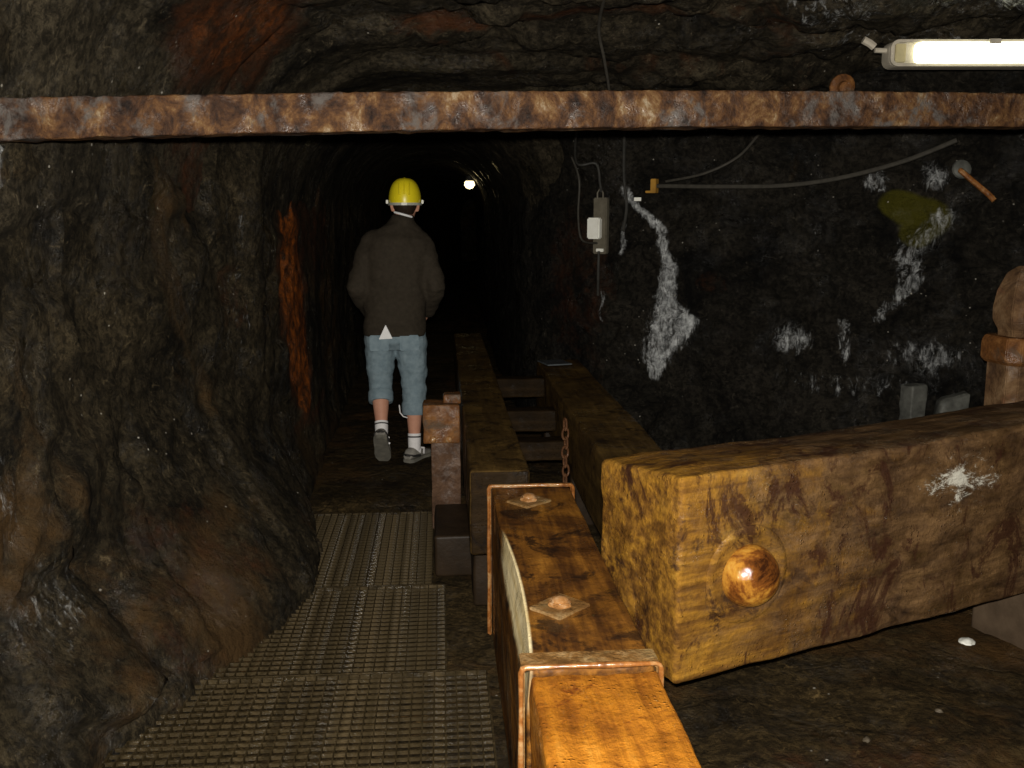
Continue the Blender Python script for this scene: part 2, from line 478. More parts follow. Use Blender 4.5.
st[:, 0] = face * np.maximum.reduce([
    seg_dist(XX, ZZ, [(1.20, 1.76, .04), (1.30, 1.62, .033), (1.40, 1.50, .036), (1.45, 1.32, .045), (1.43, 1.12, .07), (1.44, .92, .10), (1.40, .72, .10), (1.38, .56, .045)]),
    seg_dist(XX, ZZ, [(1.45, 1.05, .05), (1.56, .93, .06), (1.50, .80, .07)]),
    .8 * seg_dist(XX, ZZ, [(1.19, 1.55, .022), (1.18, 1.36, .02)]),
    .7 * seg_dist(XX, ZZ, [(1.10, 1.1, .014), (1.10, .9, .014)]),
    .8 * blob(XX, ZZ, 2.46, 1.79, .08, .09), .8 * blob(XX, ZZ, 2.72, 1.80, .09, .10),
    .68 * seg_dist(XX, ZZ, [(2.78, 1.60, .07), (2.62, 1.38, .09), (2.66, 1.24, .07), (2.5, 1.0, .03)]),
    .75 * blob(XX, ZZ, 2.10, .86, .14, .12), .6 * seg_dist(XX, ZZ, [(2.35, .98, .04), (2.38, .75, .03)]),
    .62 * blob(XX, ZZ, 2.75, .80, .25, .13), .42 * blob(XX, ZZ, 2.4, .62, .5, .1), .35 * blob(XX, ZZ, 2.2, 1.52, .05, .05)])
st[:, 2] = face * seg_dist(XX, ZZ, [(2.56, 1.66, .10), (2.70, 1.58, .13), (2.66, 1.5, .10)])  # olive yellow-green patch coloured into the rock
st[:, 1] = face * np.maximum(.45 * blob(XX, ZZ, 1.68, 1.18, .14, .1), .42 * blob(XX, ZZ, .95, 1.1, .28, .9))
struct('wall_right', grid_mesh('wall_right', PW, nu, nv, st), M['rock_right'])

# ceiling: a height field that closes down on both walls and becomes the vault of the inner tunnel
def ceil_grid(x0, x1, y0, y1, step):
    xs = np.arange(x0, x1 + 1e-6, step); ys = np.arange(y0, y1 + 1e-6, step)
    X, Y = np.meshgrid(xs, ys, indexing='ij'); return X.ravel(), Y.ravel(), len(xs), len(ys)
def ceil_z(X, Y):
    R = .75
    zt = 2.47 - .07 * sstep(4.55, 4.68, Y) - .07 * sstep(5.05, 5.15, Y) - .05 * sstep(5.7, 5.9, Y)
    RR = .28 + (R - .28) * sstep(5.9, 7.2, Y)
    dl = X - xleft(Y); dr = xright(Y) - X
    d = np.minimum(dl, dr)
    zs = np.where(dl / R < dr / RR, 1.62, 2.28 - .66 * sstep(6.0, 7.2, Y))
    k = np.where(dl / R < dr / RR, np.clip(1 - dl / R, 0, 1), np.clip(1 - dr / RR, 0, 1))
    z = zs + (zt - zs) * np.sqrt(np.clip(1 - k ** 2.3, 0, 1)) - np.clip(-d, 0, .4) * np.where(dl < dr, 1.5, .1 + 1.4 * sstep(6.0, 7.2, Y))
    rough = (1 - .72 * sstep(4.5, 5.2, Y) * sstep(1.2, .2, X))
    P = np.stack([X, Y, np.zeros_like(X)], 1)
    w1, e1 = worley(P * np.array([1.9, 1.9, 1]) + fbm(P * 1.5, 2, 9)[:, None] * .5, 43)
    w2, e2 = worley(P * np.array([5.2, 4.2, 1]) + fbm(P * 3, 2, 5)[:, None] * .4, 48)
    return z + rough * (.07 * fbm(P * 1.4, 5, 41) + .05 * w1 * sstep(0, .12, e1) + .025 * w2 * sstep(0, .15, e2) + .03 * ridged(P * 3.3, 4, 44))
X, Y, nu, nv = ceil_grid(-2.2, 4.0, -1.6, 7.6, .03)
P3 = np.stack([X, Y, ceil_z(X, Y)], 1)
st = np.zeros((len(X), 3))
st[:, 1] = np.maximum.reduce([.75 * blob(X, Y, -.75, 4.1, .3, .6), .7 * blob(X, Y, -.85, 3.8, .2, .4), .55 * blob(X, Y, -1.1, 4.3, .25, .5)])
st[:, 0] = np.maximum.reduce([.62 * blob(X, Y, 2.5, 4.05, .6, .4), .45 * blob(X, Y, 1.7, 4.15, .3, .35), .3 * blob(X, Y, 2.2, 4.7, .6, .3), .3 * blob(X, Y, -1.35, 3.6, .15, .4)])
struct('ceiling', grid_mesh('ceiling', P3, nu, nv, st), M['rock_ceiling'])
X, Y, nu, nv = ceil_grid(-1.2, 2.6, 7.5, 34.2, .08)
struct('ceiling_tunnel', grid_mesh('ceiling_tunnel', np.stack([X, Y, ceil_z(X, Y) - .004], 1), nu, nv, np.zeros((len(X), 3))), M['rock_ceiling'])

# floor
def floor_z(X, Y):
    P = np.stack([X, Y, np.zeros_like(X)], 1)
    base = np.where(X < .2, -.055, -.02)
    base = base + (.055 * sstep(5.05, 5.3, Y)) * (X < .2) + .02 * sstep(5.05, 5.3, Y) * (X >= .2)
    calm = 1 - .8 * ((X > -1.0) & (X < .17) & (Y > 1.0) & (Y < 5.2)) - .0
    sill = sstep(.42, .55, X)
    return base + calm * (.014 * fbm(P * 2.2, 4, 61) + .008 * ridged(P * 7, 3, 64)) * (1 + 1.2 * sill)
xs = np.concatenate([np.arange(-2.2, 3.9, .03)]); ys = np.concatenate([np.arange(-1.6, 8, .03), np.arange(8, 34.2, .15)])
X, Y = np.meshgrid(xs, ys, indexing='ij'); nu, nv = len(xs), len(ys); X = X.ravel(); Y = Y.ravel()
st = np.zeros((len(X), 3)); st[:, 1] = np.maximum.reduce([.35 * blob(X, Y, 1.2, 2.4, .5, .4), .3 * blob(X, Y, 2.2, 2.6, .6, .5), .3 * blob(X, Y, .4, 5, .4, 1.2)])
struct('floor', grid_mesh('floor', np.stack([X, Y, floor_z(X, Y)], 1), nu, nv, st), M['ground'])

# rough rock closing the gallery behind the photographer and the far end of the tunnel
for nm, x0, x1, yy in (('wall_back', -2.4, 4.2, -1.5), ('wall_far', -.4, 3.4, 33.6)):
    xs = np.arange(x0, x1, .08); zs = np.arange(-.2, 2.9, .08)
    X, Zz = np.meshgrid(xs, zs, indexing='ij'); P3 = np.stack([X.ravel(), np.full(X.size, yy), Zz.ravel()], 1)
    P3[:, 1] += .12 * fbm(P3 * 1.7, 4, 71)
    struct(nm, grid_mesh(nm, P3, len(xs), len(zs), np.zeros((len(P3), 3))), M['rock_left'])
#--OBJECTS--
# ------------------------------------------------------------------ object materials
def _sep(t):
    s = t.n('ShaderNodeSeparateXYZ'); t.l(t.tc.outputs['Object'], s.inputs[0]); return s
M['rusty_bar'] = rust_mat('rusty_bar', [(.36, (.007, .004, .003)), (.46, (.030, .014, .007)), (.54, (.062, .029, .011)), (.60, (.100, .056, .023)), (.68, (.19, .15, .10))], (.2, .55), 17, (.055, .048, .043), (.8, 1, .6), wet_at=(.5, .66))
def pale_strip(t, c):
    # fresh wood bared where the walkway-side arris of the baulk has been hacked off
    q = _sep(t)
    u = t.math('MULTIPLY', t.math('SUBTRACT', q.outputs[1], .47), 1 / .56)
    sl = t.math('MULTIPLY', t.math('SUBTRACT', 1.0, t.math('MULTIPLY', u, u)), .026)
    zf = t.math('MULTIPLY', t.math('SUBTRACT', q.outputs[2], .47), 1 / .11)
    xm = t.math('ADD', t.math('MULTIPLY', sl, t.math('MAXIMUM', zf, 0.0)), -.148)
    m = t.math('MULTIPLY', t.math('MULTIPLY', t.mask(t.math('SUBTRACT', q.outputs[0], xm), .010, .003), t.mask(sl, .004, .016)), t.mask(t.math('ADD', zf, t.math('MULTIPLY', t.math('SUBTRACT', t.noise(7, 6, .7), .5), .6)), .0, .3))
    g = t.noise(1.6, 8, .65, t.coords((18, 1.2, 26)))
    return t.mix(m, c, t.ramp(g, [(.3, (.55, .40, .16)), (.6, (.85, .72, .44))]))
def baulk_warp(P):
    # P is still centred on the block
    Q = P.copy(); y = P[:, 1] + .725; z = P[:, 2] + .2925
    sl = .026 * np.clip(1 - ((y - .47) / .56) ** 2, 0, 1)
    Q[:, 0] = np.maximum(P[:, 0], -.148 + sl * np.clip((z - .47) / .11, 0, 1.1))
    return Q
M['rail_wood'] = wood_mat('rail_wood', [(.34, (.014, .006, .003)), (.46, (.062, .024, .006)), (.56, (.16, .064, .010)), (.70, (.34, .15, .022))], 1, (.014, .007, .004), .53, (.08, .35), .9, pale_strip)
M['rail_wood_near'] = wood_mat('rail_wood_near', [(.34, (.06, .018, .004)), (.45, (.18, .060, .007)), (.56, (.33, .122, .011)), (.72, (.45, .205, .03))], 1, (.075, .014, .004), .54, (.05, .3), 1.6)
def balk_tone(t, c):
    # ochre is thick near the cut end, the rest is browner weathered wood
    x = _sep(t).outputs[0]
    k = t.math('ADD', t.math('MULTIPLY', x, 1.0), t.math('MULTIPLY', t.math('SUBTRACT', t.noise(3.5, 9, .78, dist=.6), .5), 2.8))
    brown = t.ramp(t.noise(7, 9, .74, t.coords((.8, 2, 2)), .5), [(.34, (.014, .008, .005)), (.5, (.066, .037, .018)), (.68, (.16, .092, .042))])
    c = t.mix(t.math('MULTIPLY', t.mask(k, -.1, .75), .92), c, brown)
    return t.mix(t.math('MULTIPLY', t.mask(t.noise(6, 9, .78, t.coords((1, 1, .6)), .8), .525, .60), .85), c, (.030, .011, .006))
M['balk_wood'] = wood_mat('balk_wood', [(.36, (.030, .013, .005)), (.46, (.115, .052, .010)), (.55, (.245, .118, .015)), (.68, (.40, .225, .038))], 0, (.022, .010, .006), .55, (.2, .5), 1.4, balk_tone)
def lime(t, c):
    # white lime crust on the upper right of the balk
    s = _sep(t)
    d = t.math('ADD', t.math('ABSOLUTE', t.math('MULTIPLY', t.math('SUBTRACT', s.outputs[0], 1.14), 1.9), 0), t.math('ABSOLUTE', t.math('MULTIPLY', t.math('SUBTRACT', s.outputs[2], .74), 3.6), 0))
    m = t.mask(t.math('SUBTRACT', t.math('MULTIPLY', t.noise(15, 9, .85, t.coords((.7, 1, 1.4)), .5), 1.3), t.math('MULTIPLY', d, .50)), .53, .66)
    return m
M['old_timber'] = wood_mat('old_timber', [(.3, (.016, .009, .004)), (.5, (.062, .036, .011)), (.68, (.14, .082, .022))], 1, (.012, .007, .004), .55, (.2, .5), wet_spec=.2)
M['dark_timber'] = wood_mat('dark_timber', [(.3, (.004, .0024, .001)), (.5, (.013, .0075, .003)), (.68, (.032, .018, .007))], 0, (.006, .004, .003), .55, (.3, .7), wet_spec=.08)
M['wet_rust_edge'] = rust_mat('wet_rust_edge', [(.3, (.06, .020, .006)), (.5, (.20, .075, .018)), (.7, (.34, .22, .10))], (.10, .25), 22, wet_spec=1.0, wet_at=(.36, .48), bk=.25)
M['strap_iron'] = rust_mat('strap_iron', [(.3, (.05, .022, .008)), (.5, (.15, .075, .022)), (.7, (.28, .19, .09))], (.12, .4), 14, (.18, .12, .05))
M['bolt_iron'] = rust_mat('bolt_iron', [(.3, (.06, .024, .01)), (.5, (.24, .11, .035)), (.7, (.42, .30, .18))], (.06, .25), 24, wet_spec=1.0, wet_at=(.36, .48), bk=.3)
M['dome_iron'] = rust_mat('dome_iron', [(.36, (.025, .008, .003)), (.47, (.14, .045, .008)), (.56, (.34, .15, .02)), (.70, (.46, .27, .05))], (.06, .3), 9, wet_spec=.8, wet_at=(.38, .5), bk=.45)
M['post_rust'] = rust_mat('post_rust', [(.3, (.035, .015, .007)), (.5, (.12, .048, .014)), (.7, (.26, .125, .04))], (.2, .5), 10, (.08, .05, .03))
M['dull_post'] = rust_mat('dull_post', [(.3, (.026, .014, .009)), (.5, (.070, .038, .022)), (.7, (.14, .082, .050))], (.45, .8), 10)
M['block'] = plain_mat('block', (.024, .0145, .0075), (.010, .0065, .0035), 9, .5, .5, dist=.01)
M['pillar_iron'] = rust_mat('pillar_iron', [(.3, (.030, .014, .008)), (.5, (.105, .058, .027)), (.7, (.20, .125, .065))], (.5, .8), 9, (.13, .06, .03))
M['grate'] = rust_mat('grate', [(.3, (.011, .0075, .0033)), (.5, (.034, .024, .0105)), (.7, (.078, .056, .028))], (.22, .5), 14)
M['cable'] = plain_mat('cable', (.02, .02, .018), (.045, .042, .036), 30, .5)
M['cable_grey'] = plain_mat('cable_grey', (.055, .05, .04), (.03, .027, .022), 30, .55)
M['pvc'] = plain_mat('pvc', (.30, .29, .25), (.20, .19, .16), 25, .45)
M['box_grey'] = plain_mat('box_grey', (.13, .115, .085), (.08, .07, .05), 25, .5)
M['white'] = plain_mat('white', (.80, .80, .74), (.68, .67, .60), 18, .5, .05)
M['yellow_clip'] = plain_mat('yellow_clip', (.36, .19, .03), (.22, .11, .02), 18, .5)
M['housing'] = plain_mat('housing', (.40, .36, .29), (.28, .25, .20), 20, .45)
M['holder'] = plain_mat('holder', (.42, .36, .20), (.32, .28, .16), 20, .5)
M['diffuser'] = glow_mat('diffuser', (1.0, 1.0, .70), 4.5)
M['bulb'] = glow_mat('bulb', (1.0, .80, .40), 3.5)
M['chain'] = rust_mat('chain', [(.3, (.03, .013, .006)), (.5, (.08, .034, .014)), (.7, (.16, .08, .04))], (.25, .5), 18)
M['plate_wet'] = plain_mat('plate_wet', (.16, .18, .19), (.08, .09, .10), 12, .15, .3, .4, spec=.5)
M['slab'] = plain_mat('slab', (.12, .12, .105), (.02, .02, .018), 9, .55, .5)
M['pier_stone'] = plain_mat('pier_stone', (.085, .058, .036), (.045, .030, .018), 9, .7, .5, dist=.01)
M['stone'] = plain_mat('stone', (.10, .08, .055), (.04, .032, .022), 12, .45, .6, dist=.01)
M['pale_stone'] = plain_mat('pale_stone', (.55, .52, .44), (.35, .33, .27), 14, .6, .5)

# ------------------------------------------------------------------ rusty bar across the gallery
a = Vector((-1.157, 2.70, 1.8505)); b = Vector((1.921, 3.10, 1.933))
d = b - a; ang = math.atan2(d.y, d.x); L0 = -.42; L1 = math.hypot(d.x, d.y) + 1.75
mid = a + d * ((L0 + L1) / 2 / math.hypot(d.x, d.y)); slope = d.z / math.hypot(d.x, d.y)
bar = thing('steel_beam', 'long rusty square iron beam spanning the gallery overhead from wall to wall', 'beam', (mid.x, mid.y, 0), ang)
def bar_warp(P):
    Q = P.copy(); Q[:, 2] += P[:, 0] * slope + .016 * np.clip(1 - ((P[:, 0] + .5) / 1.7) ** 2, -1.2, 1)
    return Q
rough_box('bar', (L1 - L0, .10, .106), M['rusty_bar'], bar, .006, .022, .0045, 26, 3, (0, 0, mid.z - .004), bar_warp)

# ------------------------------------------------------------------ long strapped baulk beside the walkway
RX = .33
rail = thing('strapped_baulk', 'long brown timber baulk with iron straps and two bolted washers beside the grating', 'timber', (RX, 2.0, 0))
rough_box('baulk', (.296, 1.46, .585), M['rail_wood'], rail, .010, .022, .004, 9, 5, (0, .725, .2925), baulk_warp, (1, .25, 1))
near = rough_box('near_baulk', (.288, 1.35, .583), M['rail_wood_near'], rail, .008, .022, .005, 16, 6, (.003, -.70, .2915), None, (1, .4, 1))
near['label'] = 'bright orange wet end section of the baulk'
def hoop(y, wy, t, name, mat):
    m = MB(); x0, x1, z1 = -.152 - t, .149 + t, .588 + t
    pts = [(x0, .0), (x0, z1), (x1, z1), (x1, .0), (x1 - t, .0), (x1 - t, z1 - t), (x0 + t, z1 - t), (x0 + t, .0)]
    Mx = Matrix(((1, 0, 0, 0), (0, 0, -1, y + wy / 2), (0, 1, 0, 0), (0, 0, 0, 1)))
    m.prism(pts, 0, wy, Mx); return m.build(name, mat, rail, False, .0028)
h1 = hoop(.025, .075, .008, 'strap', M['strap_iron'])
h2 = hoop(1.455, .022, .010, 'strap', M['wet_rust_edge'])
for hy in (-.016, 1.440):
    m = MB(); t = .006; x0, x1, z1 = -.1615, .1585, .5975
    pts = [(x0, hy, z) for z in np.linspace(.01, z1 - .012, 14)] + [(x0 + .004, hy, z1 - .003)] + [(x, hy, z1) for x in np.linspace(x0 + .012, x1 - .012, 9)] + [(x1 - .004, hy, z1 - .003)] + [(x1, hy, z) for z in np.linspace(z1 - .012, .01, 14)]
    m.tube(pts, [.0065 + .0012 * math.sin(7.3 * q) for q in range(len(pts))], 10)
    m.build('strap_edge', M['wet_rust_edge'], h1 if hy < 0 else h2, True)['label'] = 'wet shining rusty lip of the strap'
for wx, wy, rz in ((-.03, .335, .75), (-.025, 1.27, .70)):
    m = MB(); m.box((0, 0, .0045), (.125, .105, .009), Matrix.Translation((wx, wy, .584)) @ Matrix.Rotation(rz, 4, 'Z'))
    wsh = m.build('washer_plate', M['strap_iron'], rail, False, .002)
    m = MB(); m.prism([(.034 * math.cos(PI / 3 * i), .034 * math.sin(PI / 3 * i)) for i in range(6)], .592, .605, Matrix.Translation((wx, wy, 0)) @ Matrix.Rotation(.3, 4, 'Z'))
    m.build('nut', M['bolt_iron'], wsh, False, .003)
    m = MB(); m.lathe([(.024, .60), (.023, .610), (.016, .616), (.002, .618)], 14, Matrix.Translation((wx, wy, 0)))
    m.build('bolt', M['bolt_iron'], wsh, True)

# ------------------------------------------------------------------ pair of timbers running on up the gallery
t1 = thing('timber_runner', 'dark brown timber runner leading away next to the walking man', 'timber', (.2135, 5.62, 0))
rough_box('beam', (.225, 4.28, .33), M['old_timber'], t1, .012, .045, .006, 6, 11, (0, 0, .478), None, (1, .3, 1))
for yy in (-1.75, -.2, 1.6):
    rough_box('bearer', (.19, .22, .335), M['block'], t1, .015, .05, .006, 8, 12 + int(yy * 3), (0, yy, .147))
def end_grain(o):
    o.data.materials.append(M['dark_timber'])
    for p in o.data.polygons:
        if abs(p.normal.y) > .7: p.material_index = 1
end_grain([c for c in t1.children if c.name.startswith('beam')][0])
t2 = thing('timber_runner', 'dark timber runner that passes behind the end of the orange balk', 'timber', (.785, 4.76, 0))
rough_box('beam', (.285, 3.22, .34), M['old_timber'], t2, .014, .045, .007, 6, 15, (0, 0, .46), None, (1, .3, 1))
for yy in (-1.2, .1, 1.4):
    rough_box('bearer', (.24, .22, .31), M['block'], t2, .015, .05, .006, 8, 22 + int(yy * 3), (0, yy, .138))
end_grain([c for c in t2.children if c.name.startswith('beam')][0])
pl_ = thing('wet_plate', 'thin wet metal plate glinting on top of the dark runner', 'plate', (.74, 6.15, .638), .25)
MB().box((0, 0, .005), (.17, .2, .008)).build('sheet', M['plate_wet'], pl_, False, .002)
# spreaders between them
for k, (yy, zt, hh, lab) in enumerate(((4.72, .47, .10, 'thick crosspiece wedged between the two dark runners, nearest the camera'),
                                  (5.25, .52, .12, 'middle crosspiece of the three wedged between the two dark runners'),
                                  (5.85, .60, .12, 'crosspiece between the two dark runners farthest from the camera'))):
    s_ = thing('crosspiece', lab, 'timber', (.484, yy, zt - hh), 0, 'crosspieces between the dark runners')
    rough_box('block', (.305, .13, hh), M['dark_timber'], s_, .01, .03, .005, 9, 31 + k, (0, 0, hh / 2))
# chain hanging from the right runner
ch = thing('chain', 'short rusty chain hanging between the two dark runners', 'chain', (.592, 4.45, .17))
lk = MB()
n1, n2 = 14, 6; rings = []
for i in range(n1):
    q = 2 * PI * i / n1; cx, cz = .016 * math.cos(q), .030 * math.sin(q)
    nx, nz = math.cos(q), math.sin(q)
    rings.append([(cx + .006 * math.cos(2 * PI * j / n2) * nx, .006 * math.sin(2 * PI * j / n2), cz + .006 * math.cos(2 * PI * j / n2) * nz) for j in range(n2)])
lk.loft(rings + [rings[0]], cap=False); lme = lk.mesh('link')
for i in range(10):
    o = link('link', lme, M['chain'], ch, True); o.location = (.003 * math.sin(i * 2), 0, .02 + i * .046); o.rotation_euler = (0, 0, (i % 2) * PI / 2 + .3)

# ------------------------------------------------------------------ rusty bracket post and its footing
po = thing('bracket_post', 'stout rusty iron post with a bolted cap plate left of the dark runner', 'post', (.005, 4.80, 0))
rough_box('upright', (.15, .12, .63), M['dull_post'], po, .006, .03, .003, 12, 41, (.01, 0, .305))
cp = rough_box('cap_plate', (.185, .15, .20), M['post_rust'], po, .008, .025, .004, 14, 42, (-.012, -.008, .555))
for bx_ in (-.055, .025):
    m = MB(); m.lathe([(.018, 0), (.018, .010), (.011, .018), (.001, .02)], 12, Matrix.Translation((bx_, -.083, .478)) @ Matrix.Rotation(PI / 2, 4, 'X'))
    m.build('bolt_head', M['bolt_iron'], cp, True)
rough_box('lug', (.09, .09, .05), M['post_rust'], po, .01, .025, .004, 14, 43, (.045, .02, .672))
ft = thing('footing_block', 'low dark concrete footing block in front of the rusty bracket post', 'block', (.055, 4.43, -.05))
rough_box('block', (.20, .50, .20), M['block'], ft, .015, .04, .006, 8, 44, (0, 0, .10))

# ------------------------------------------------------------------ the heavy orange balk
BANG = math.radians(22.0)
bk = thing('orange_balk', 'massive orange stained timber balk with a big domed bolt head', 'timber', (.654, 2.49, 0), BANG)
BL, BW, BH = 3.0, .42, .628
def balk_warp(P):
    Q = P.copy(); u = np.clip((P[:, 1] + BW / 2) / BW, 0, 1)
    top = sstep(.05, .30, P[:, 2])
    Q[:, 2] -= top * (.045 * u ** 1.3)                                   # the top falls off to the back
    end = np.exp(-((P[:, 0] + BL / 2) / .10) ** 2)
    Q[:, 2] -= top * end * .012
    Q[:, 2] += .012 * np.sin(P[:, 0] * 2.1) * top
    return Q
m_b = M['balk_wood']
t = NT.__new__(NT); t.m = m_b; t.t = m_b.node_tree; t.b = t.t.nodes['Principled BSDF']; t.tc = [n for n in t.t.nodes if n.bl_idname == 'ShaderNodeTexCoord'][0]
src = t.b.inputs['Base Color'].links[0].from_socket
lm = lime(t, None)
t.l(t.mix(lm, src, (.50, .48, .41)), t.b.inputs['Base Color'])
bz = .268
bb = rough_box('balk', (BL, BW, BH), m_b, bk, .016, .022, .009, 7, 51, (0, 0, 0), balk_warp, (.45, 1, 1))
bb.data.transform(Matrix.Translation((BL / 2, BW / 2, bz + BH / 2)))
# counterbore ring and domed bolt head on the long face
def face_m(x, z): return Matrix.Translation((x, .0, z)) @ Matrix.Rotation(PI / 2, 4, 'X')
m = MB(); m.lathe([(.150, -.02), (.150, .003), (.142, .009), (.128, .009), (.118, .004), (.06, .004), (.002, .004)], 36, face_m(.245, .565))
m.build('washer_ring', M['balk_wood'], bk, True)
m = MB(); m.lathe([(.092, -.01), (.093, .012), (.090, .030), (.080, .052), (.064, .071), (.042, .084), (.018, .090), (.001, .091)], 40, face_m(.245, .565))
m.build('domed_bolt_head', M['dome_iron'], bk, True)['label'] = 'large domed iron bolt head streaked with rust'

pier = thing('support_pier', 'rough brown block pier carrying the right part of the orange balk', 'block', (2.34, 3.29, -.03), BANG)
rough_box('pier_block', (.42, .40, .285), M['pier_stone'], pier, .02, .04, .008, 7, 61, (0, 0, .1445))

# pointed cast post behind the balk
gp = thing('pointed_post', 'rusty cast iron post with a collar and pointed top behind the balk', 'post', (2.50, 3.92, 0), .12)
prof = [(.085, -.03), (.088, .80), (.090, .985)]
def sq_ring(h, z, ch=.35):
    c = h * (1 - ch)
    return [Vector(p) for p in ((h, -c, z), (h, c, z), (c, h, z), (-c, h, z), (-h, c, z), (-h, -c, z), (-c, -h, z), (c, -h, z))]
m = MB(); m.loft([sq_ring(.092, -.03), sq_ring(.094, .6), sq_ring(.098, .98)]); m.build('shaft', M['pillar_iron'], gp, False, .004)
m = MB(); m.loft([sq_ring(.105, .965), sq_ring(.122, .985), sq_ring(.122, 1.06), sq_ring(.112, 1.085)]); m.build('collar', M['post_rust'], gp, False, .004)
m = MB(); m.loft([sq_ring(.070, 1.07), sq_ring(.072, 1.11), sq_ring(.092, 1.15), sq_ring(.095, 1.20), sq_ring(.085, 1.28), sq_ring(.058, 1.355), sq_ring(.022, 1.385)]); m.build('pointed_head', M['pillar_iron'], gp, False, .004)
m = MB(); m.lathe([(.02, 0), (.02, .012), (.012, .02), (.001, .022)], 12, Matrix.Translation((-.02, -.080, 1.29)) @ Matrix.Rotation(PI / 2, 4, 'X')); m.build('rivet', M['pillar_iron'], gp, True)

# grey upright slab leaning behind the balk
sl = thing('grey_slab', 'pale grey broken slab standing upright behind the orange balk', 'slab', (2.37, 4.55, -.04), .3)
rough_box('slab', (.10, .09, .80), M['slab'], sl, .012, .03, .012, 8, 63, (0, 0, .40))
sl2 = thing('grey_slab', 'shorter grey rock chunk beside the pale upright slab behind the balk', 'slab', (2.58, 4.62, -.04), -.2)
rough_box('slab', (.16, .12, .74), M['slab'], sl2, .03, .03, .03, 6, 64, (0, 0, .37), lambda P: P * np.array([1, 1, 1]) + np.stack([P[:, 2] * .12, P[:, 0] * 0, P[:, 0] * .4], 1))

# ------------------------------------------------------------------ walkway gratings
def grating(x0, x1, y0, y1, label, pitch=.038):
    g = thing('steel_grating', label, 'grating', ((x0 + x1) / 2, (y0 + y1) / 2, -.03), 0, 'steel gratings of the walkway')
    w, l = x1 - x0, y1 - y0
    fr = MB()
    for s in (-1, 1):
        fr.box((s * (w / 2 - .003), 0, .014), (.006, l, .030)); fr.box((0, s * (l / 2 - .003), .014), (w - .012, .006, .030))
    fr.build('frame', M['grate'], g)
    m = MB(); m.box((0, 0, .0145), (.0045, l - .014, .029)); bme = m.mesh('bearing_bar'); bme.materials.append(M['grate'])
    m = MB(); m.box((0, 0, .021), (w - .014, .0055, .012)); cme = m.mesh('cross_bar'); cme.materials.append(M['grate'])
    n = int(round(w / pitch))
    for i in range(1, n):
        o = link('bearing_bar', bme, None, g); o.location.x = -w / 2 + w * i / n
    n = int(round(l / pitch))
    for i in range(1, n):
        o = link('cross_bar', cme, None, g); o.location.y = -l / 2 + l * i / n; o.location.z = .001
    return g
grating(-1.02, .148, 2.20, 3.165, 'widest steel grating panel of the walkway, nearest the camera')
grating(-.82, .004, 3.172, 3.975, 'middle steel grating panel of the walkway between two others')
grating(-.72, -.052, 3.982, 5.03, 'narrow steel grating panel of the walkway nearest the man')

# ------------------------------------------------------------------ fluorescent fitting
fx = thing('fluorescent_light', 'glowing fluorescent light fitting hung under the rock ceiling', 'light', (1.965, 4.20, 2.242), -.075)
m = MB(); Lf = 1.30
def rrect(hx, hz, r, n=5):
    P_ = []
    for cx, cz, a0 in ((hx - r, hz - r, 0), (-hx + r, hz - r, PI / 2), (-hx + r, -hz + r, PI), (hx - r, -hz + r, 1.5 * PI)):
        for i in range(n + 1):
            q = a0 + PI / 2 * i / n; P_.append((cx + r * math.cos(q), cz + r * math.sin(q)))
    return P_
Mf = Matrix(((1, 0, 0, Lf / 2), (0, 0, -1, 0), (0, 1, 0, .052), (0, 0, 0, 1)))
m.prism(rrect(Lf / 2, .056, .035), -.09, .0, Mf); m.build('housing', M['housing'], fx, False, .004)
m = MB(); pr_ = rrect(Lf / 2, .056, .035); pin = rrect(Lf / 2 - .012, .043, .026); n_ = len(pr_)
m.loft([[Mf @ Vector((x, z, .0)) for x, z in pr_], [Mf @ Vector((x, z, .018)) for x, z in pr_], [Mf @ Vector((x, z, .018)) for x, z in pin], [Mf @ Vector((x, z, .0)) for x, z in pin], [Mf @ Vector((x, z, .0)) for x, z in pr_]], cap=False)
m.build('rim', M['housing'], fx)
m = MB(); m.prism(rrect(Lf / 2 - .075, .0425, .02), .001, .034, Mf @ Matrix.Translation((.03, 0, 0))); m.build('diffuser', M['diffuser'], fx, False, .006)
m = MB(); m.box((.045, -.006, .052), (.045, .016, .078)); m.build('lamp_holder', M['holder'], fx, False, .003)
for xx in (.44, .95):
    m = MB(); m.box((xx, -.020, .101), (.05, .045, .012)); m.box((xx, -.040, .096), (.05, .006, .02)); m.build('clip', M['housing'], fx, False, .002)
m = MB(); m.tube([(.0, .04, .07), (-.05, .04, .072)], .011, 8); m.tube([(-.055, .035, .085), (-.075, .035, .10), (-.105, .035, .115)], .017, 8); m.build('cable_gland', M['housing'], fx, True)
for xx in (.90, 1.22):
    m = MB(); m.box((xx, .075, .16), (.03, .006, .20)); m.build('hanger', M['housing'], fx)

